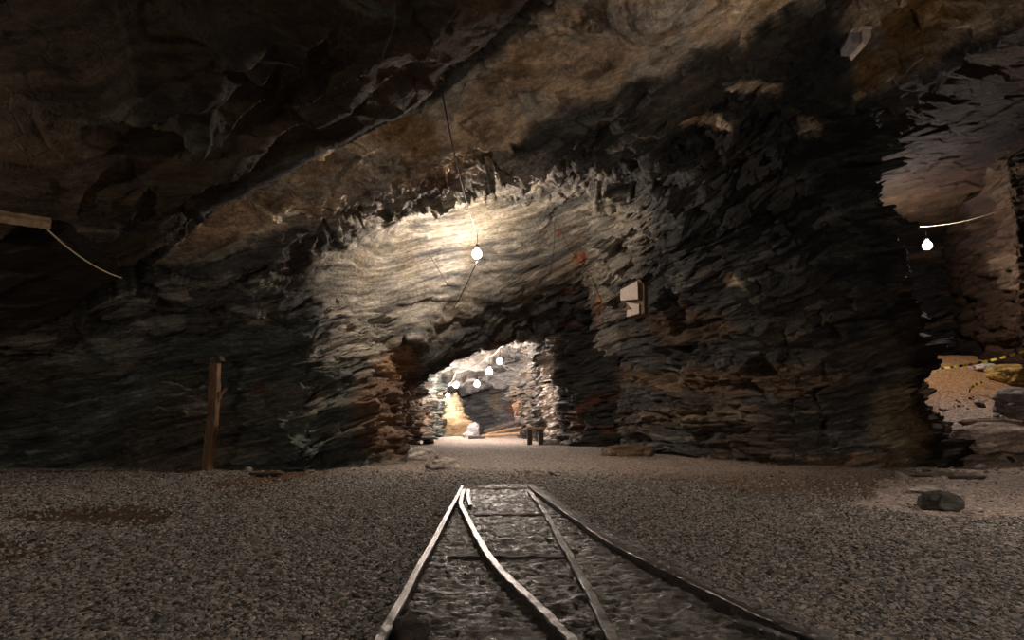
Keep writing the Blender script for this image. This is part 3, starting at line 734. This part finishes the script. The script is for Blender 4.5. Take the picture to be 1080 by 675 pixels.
# ---- timber wedged under the slab, upper left
a = np.array([*onslab(-14, 176), 0]); a[2] = 5+.25*a[0]-.52; b = np.array([*onslab(58, 190), 0]); b[2] = 5+.25*b[0]-.52
thing(beam('plank', a, b, .05, .125, WOODPALE, n=16, rough=.008, seed=9, ragged=.01), 'pale worn plank wedged under the dark ceiling slab at upper left', 'plank')

# ---- notice box on the pillar
bc = at(667, 314, 14.1)
box = empty('notice_box', tuple(bc)); thing(box, 'brown board box with pale panels fixed on the rock wall right of the tunnel', 'notice board')
box.rotation_euler = (0, 0, -.42)
def solid(name, poly, y0, y1, mat, parent):
    bm = bmesh.new(); f = [bm.verts.new((x, y0, z)) for x, z in poly]; g = [bm.verts.new((x, y1, z)) for x, z in poly]
    bm.faces.new(f); bm.faces.new(g[::-1])
    for i in range(len(poly)): bm.faces.new((f[i], g[i], g[(i+1) % len(poly)], f[(i+1) % len(poly)]))
    bmesh.ops.recalc_face_normals(bm, faces=bm.faces)
    bmesh.ops.bevel(bm, geom=list(bm.edges), offset=.006, segments=1, affect='EDGES')
    return bm_obj(name, bm, mat, parent)
k = 14.1/600
solid('back_board', [(-8*k, -20*k), (12*k, -18*k), (13*k, 14*k), (8*k, 21*k), (-6*k, 14*k)], .02, .5, BOARD, box)
solid('upper_panel', [(-12*k, 9*k), (7*k, 17*k), (7*k, -3*k), (-12*k, -3*k)], -.10, -.02, SHEET, box)
solid('lower_panel', [(-7*k, -5*k), (7*k, -8*k), (7*k, -18*k), (-7*k, -21*k), (-6*k, -13*k), (0, -13*k)], -.03, .02, SHEET, box)  # notch bares the dark board in place of a shadow on the panel
# ---- pale sign block top right
bc = at(905, 42, 8.0)
pn = empty('wall_panel', tuple(bc)); thing(pn, 'small pale square panel high on the rock at upper right', 'panel')
k = 8.0/600
solid('frame', [(-9*k, 13*k), (14*k, 13*k), (14*k, 9*k), (-9*k, 9*k)], -.1, .05, SHEET, pn)
solid('face', [(2*k, 9*k), (13*k, 9*k), (12*k, 0), (4*k, -12*k), (2*k, -10*k)], -.08, .3, SHEET, pn)
solid('back', [(-9*k, 9*k), (2*k, 9*k), (2*k, -6*k), (-8*k, -6*k)], -.02, .3, simple('grey_board', (.2, .18, .18)), pn)

# ---- bench in the tunnel
bb = at(565, 467, 23.0); zb = floor_h(np.array([bb[0]]), np.array([23.0]))[0]
bench = empty('bench', (bb[0], 23.0, zb)); thing(bench, 'small dark wooden bench standing at the right wall of the tunnel', 'bench')
hb = .62
beam('seat', (-.36, 0, hb), (.36, 0, hb), .42, .1, WOODPALE, bench, n=8, rough=.006, seed=11)
for s in (-.24, .2): beam('leg', (s, 0, -.05), (s, 0, hb-.05), .2, .34, WOODDARK, bench, n=8, rough=.006, up=(0, 1, 0), seed=12)
# ---- timbers
for q, (p1, p2, ww, hh, mat, lab) in enumerate((((494, 463, 31), (512, 463, 31), .5, .34, WOODDARK, 'short black timber block lying before the planks in the tunnel'),
    ((508, 460, 32), (549, 457, 31), .3, .16, WOODPALE, 'long pale brown timber lying across the tunnel floor'),
    ((512, 455, 34), (551, 443, 33), .3, .2, WOODDARK, 'dark slanting timber on the pile in the tunnel'),
    ((514, 458, 33), (552, 450, 32.4), .3, .14, WOOD, 'brown board between the dark slanting timber and the pale one'))):
    thing(beam('timber', at(*p1), at(*p2), ww, hh, mat, n=14, rough=.015, seed=20+q), lab, 'timber')

# ------------------------------------------------------------------ lamps
LAMPS = [  # px, py, y, radius, strength, name of its place
    (503, 268, 12.3, .105, 1150, 'bare glowing bulb hanging before the tunnel mouth'),
    (978, 259, 15.6, .12, 1000, 'bare glowing bulb in the right passage'),
    (527, 381, 25.3, .13, 780, 'nearest and highest glowing bulb of the tunnel string'),
    (516, 392, 26.6, .16, 780, 'second glowing bulb of the tunnel string, the brightest'),
    (503, 405, 31, .16, 780, 'third glowing bulb of the tunnel string, right of centre'),
    (481, 406, 33, .16, 780, 'fourth glowing bulb of the tunnel string, left of the third'),
    (472, 418, 37, .16, 780, 'fifth glowing bulb of the tunnel string, lowest at left'),
]
WARM = (1.0, .86, .73)
LP = []
def lamp(p, r, s, label, colr=WARM, group=None):
    root = empty('light_bulb', tuple(p)); thing(root, label, 'light bulb', group)
    bm = bmesh.new(); bmesh.ops.create_icosphere(bm, subdivisions=2, radius=r)
    for v in bm.verts:
        if v.co.z > 0: v.co.z *= 1.1; v.co.x *= 1-.15*v.co.z/(1.1*r); v.co.y *= 1-.15*v.co.z/(1.1*r)
    bm_obj('bulb', bm, emit('glowing_bulb_glass', colr, s), root, True)
    bm = bmesh.new(); bmesh.ops.create_cone(bm, cap_ends=True, segments=14, radius1=r*.5, radius2=r*.3, depth=r*1.1)
    for v in bm.verts: v.co.z += r*1.65
    bm_obj('socket', bm, GLAZE, root, True)
    tube('flex', [(0, 0, r*2.1), (.01, 0, r*3.2), (0, .01, r*4.6)], .008, CABLE, root)
    return Vector(p)+Vector((0, 0, r*4.6))
for px, py, y, r, s, lab in LAMPS:
    LP.append(lamp(at(px, py, y), r, s, lab, (1.0, .86, .76) if y > 15 else WARM))

def wire(name, pts, r, mat, label, cat='cable'):
    return thing(tube(name, pts, r, mat), label, cat)
# cable of the first lamp from the slab edge down
p1 = at(466, 96, 6.2); p2 = at(487, 195, 8.9)
wire('cable', sag(p1, p2, .05)+sag(p2, LP[0], .04)[1:], .010, CABLE, 'thin black cable running down the ceiling to the bulb before the tunnel')
c1 = at(503, 276, 12.4); c2 = at(478, 326, 14.8)
wire('cable', sag(c1, c2, .05), .012, CABLE, 'black cable slanting down left from the bulb before the tunnel')
wire('cable', sag(LP[1]+Vector((-.25, 0, .02)), at(1062, 219, 14.0), .12), .014, CABLELIGHT, 'pale lit cable crossing the right passage above its bulb')
wire('cable', sag(at(-20, 203, 6.2), at(32, 224, 6.8), .02)+sag(at(32, 224, 6.8), at(128, 293, 9.2), .12)[1:], .012, CABLELIGHT, 'thin pale cord hanging slack across the dark upper left')
wire('cable', [tuple(q+Vector((0, 0, .02))) for q in (LP[2]+Vector((.6, -1, .1)), LP[2])]+[tuple(q) for q in sag(LP[2], LP[3], .08, 5)[1:]]+[tuple(q) for q in sag(LP[3], LP[5], .15, 8)[1:]]+[tuple(q) for q in sag(LP[5], LP[6], .15, 6)[1:]], .02, CABLELIGHT, 'pale lit cable carrying the string of bulbs in the tunnel')
for pts, lab in (([(585, 232, 13.6), (584, 262, 14.4), (580, 292, 15.4)], 'black cable hanging left of the orange paint marks on the alcove rock'),
                 ([(586, 232, 13.6), (600, 262, 14.6), (622, 288, 15.6), (635, 318, 15.6)], 'black cable running down right past the orange paint marks'),
                 ([(452, 268, 12.2), (463, 285, 12.8), (473, 302, 13.5)], 'short black cable on the pale rock left of the bulb')):
    wire('cable', [at(*q) for q in pts], .010, CABLE, lab)

# ---- barrier tape
def tape(pts, label):
    m, nt, b = newmat('yellow_and_black_tape')
    at_ = N(nt, 'ShaderNodeTexCoord'); wv = N(nt, 'ShaderNodeTexWave', Scale=1.5); wv.bands_direction = 'X'; nt.links.new(at_.outputs['Object'], wv.inputs['Vector'])
    cr = N(nt, 'ShaderNodeValToRGB'); cr.color_ramp.interpolation = 'CONSTANT'; cr.color_ramp.elements[0].color = (.02, .02, .02, 1); cr.color_ramp.elements[1].position = .35; cr.color_ramp.elements[1].color = (.8, .6, .05, 1)
    nt.links.new(wv.outputs['Fac'], cr.inputs[0]); nt.links.new(cr.outputs[0], b.inputs['Base Color'])
    bm = bmesh.new(); prev = None
    for i, p in enumerate(pts):
        p = Vector(p); tw = .6*math.sin(i*.5); up = Vector((0, math.sin(tw), math.cos(tw)))*.035
        q = [bm.verts.new(p+up), bm.verts.new(p-up), bm.verts.new(p-up+Vector((0, .004, 0))), bm.verts.new(p+up+Vector((0, .004, 0)))]
        if prev:
            for k in range(4): bm.faces.new((prev[k], prev[(k+1) % 4], q[(k+1) % 4], q[k]))
        else: bm.faces.new(q)
        prev = q
    bm.faces.new(prev[::-1]); bmesh.ops.recalc_face_normals(bm, faces=bm.faces)
    thing(bm_obj('barrier_tape', bm, m), label, 'barrier tape')
tape(sag(at(986, 389, 15.8), at(1110, 360, 15.0), .12, 30), 'yellow and black striped tape stretched along the sand bank')
tape([at(1022, 414, 14.9), at(1024, 409, 15.0), at(1030, 405, 15.2), at(1036, 403, 15.3)], 'loose end of striped tape lying lower on the sand bank')

# added fill bulbs, unseen, beside and behind the camera, for foreground and tan band
for p, r, s, lab in (((6.3, 4.3, 2.3), .08, 820, 'added fill bulb at right, outside the view'), ((-6.6, 3.4, 2.1), .08, 480, 'added fill bulb at left, outside the view'), ((-3.5, -3.0, 2.5), .09, 330, 'added fill bulb behind the camera at left'), ((1.9, -0.9, 1.7), .07, 330, 'added fill bulb behind the camera, centre'), ((7.0, -2.0, 3.4), .09, 150, 'added fill bulb behind the camera at right')):
    lamp(p, r, s, lab, (1.0, .88, .76))

wd = bpy.data.worlds.new('world'); scn.world = wd; wd.use_nodes = True
wd.node_tree.nodes['Background'].inputs[0].default_value = (.5, .45, .42, 1); wd.node_tree.nodes['Background'].inputs[1].default_value = .008
scn.view_settings.view_transform = 'Standard'; scn.view_settings.look = 'None'; scn.view_settings.gamma = 1; scn.view_settings.use_curve_mapping = False
scn.view_settings.exposure = 0.0
scn.cycles.use_denoising = True
scn.cycles.max_bounces = 6
scn.cycles.sample_clamp_indirect = 6
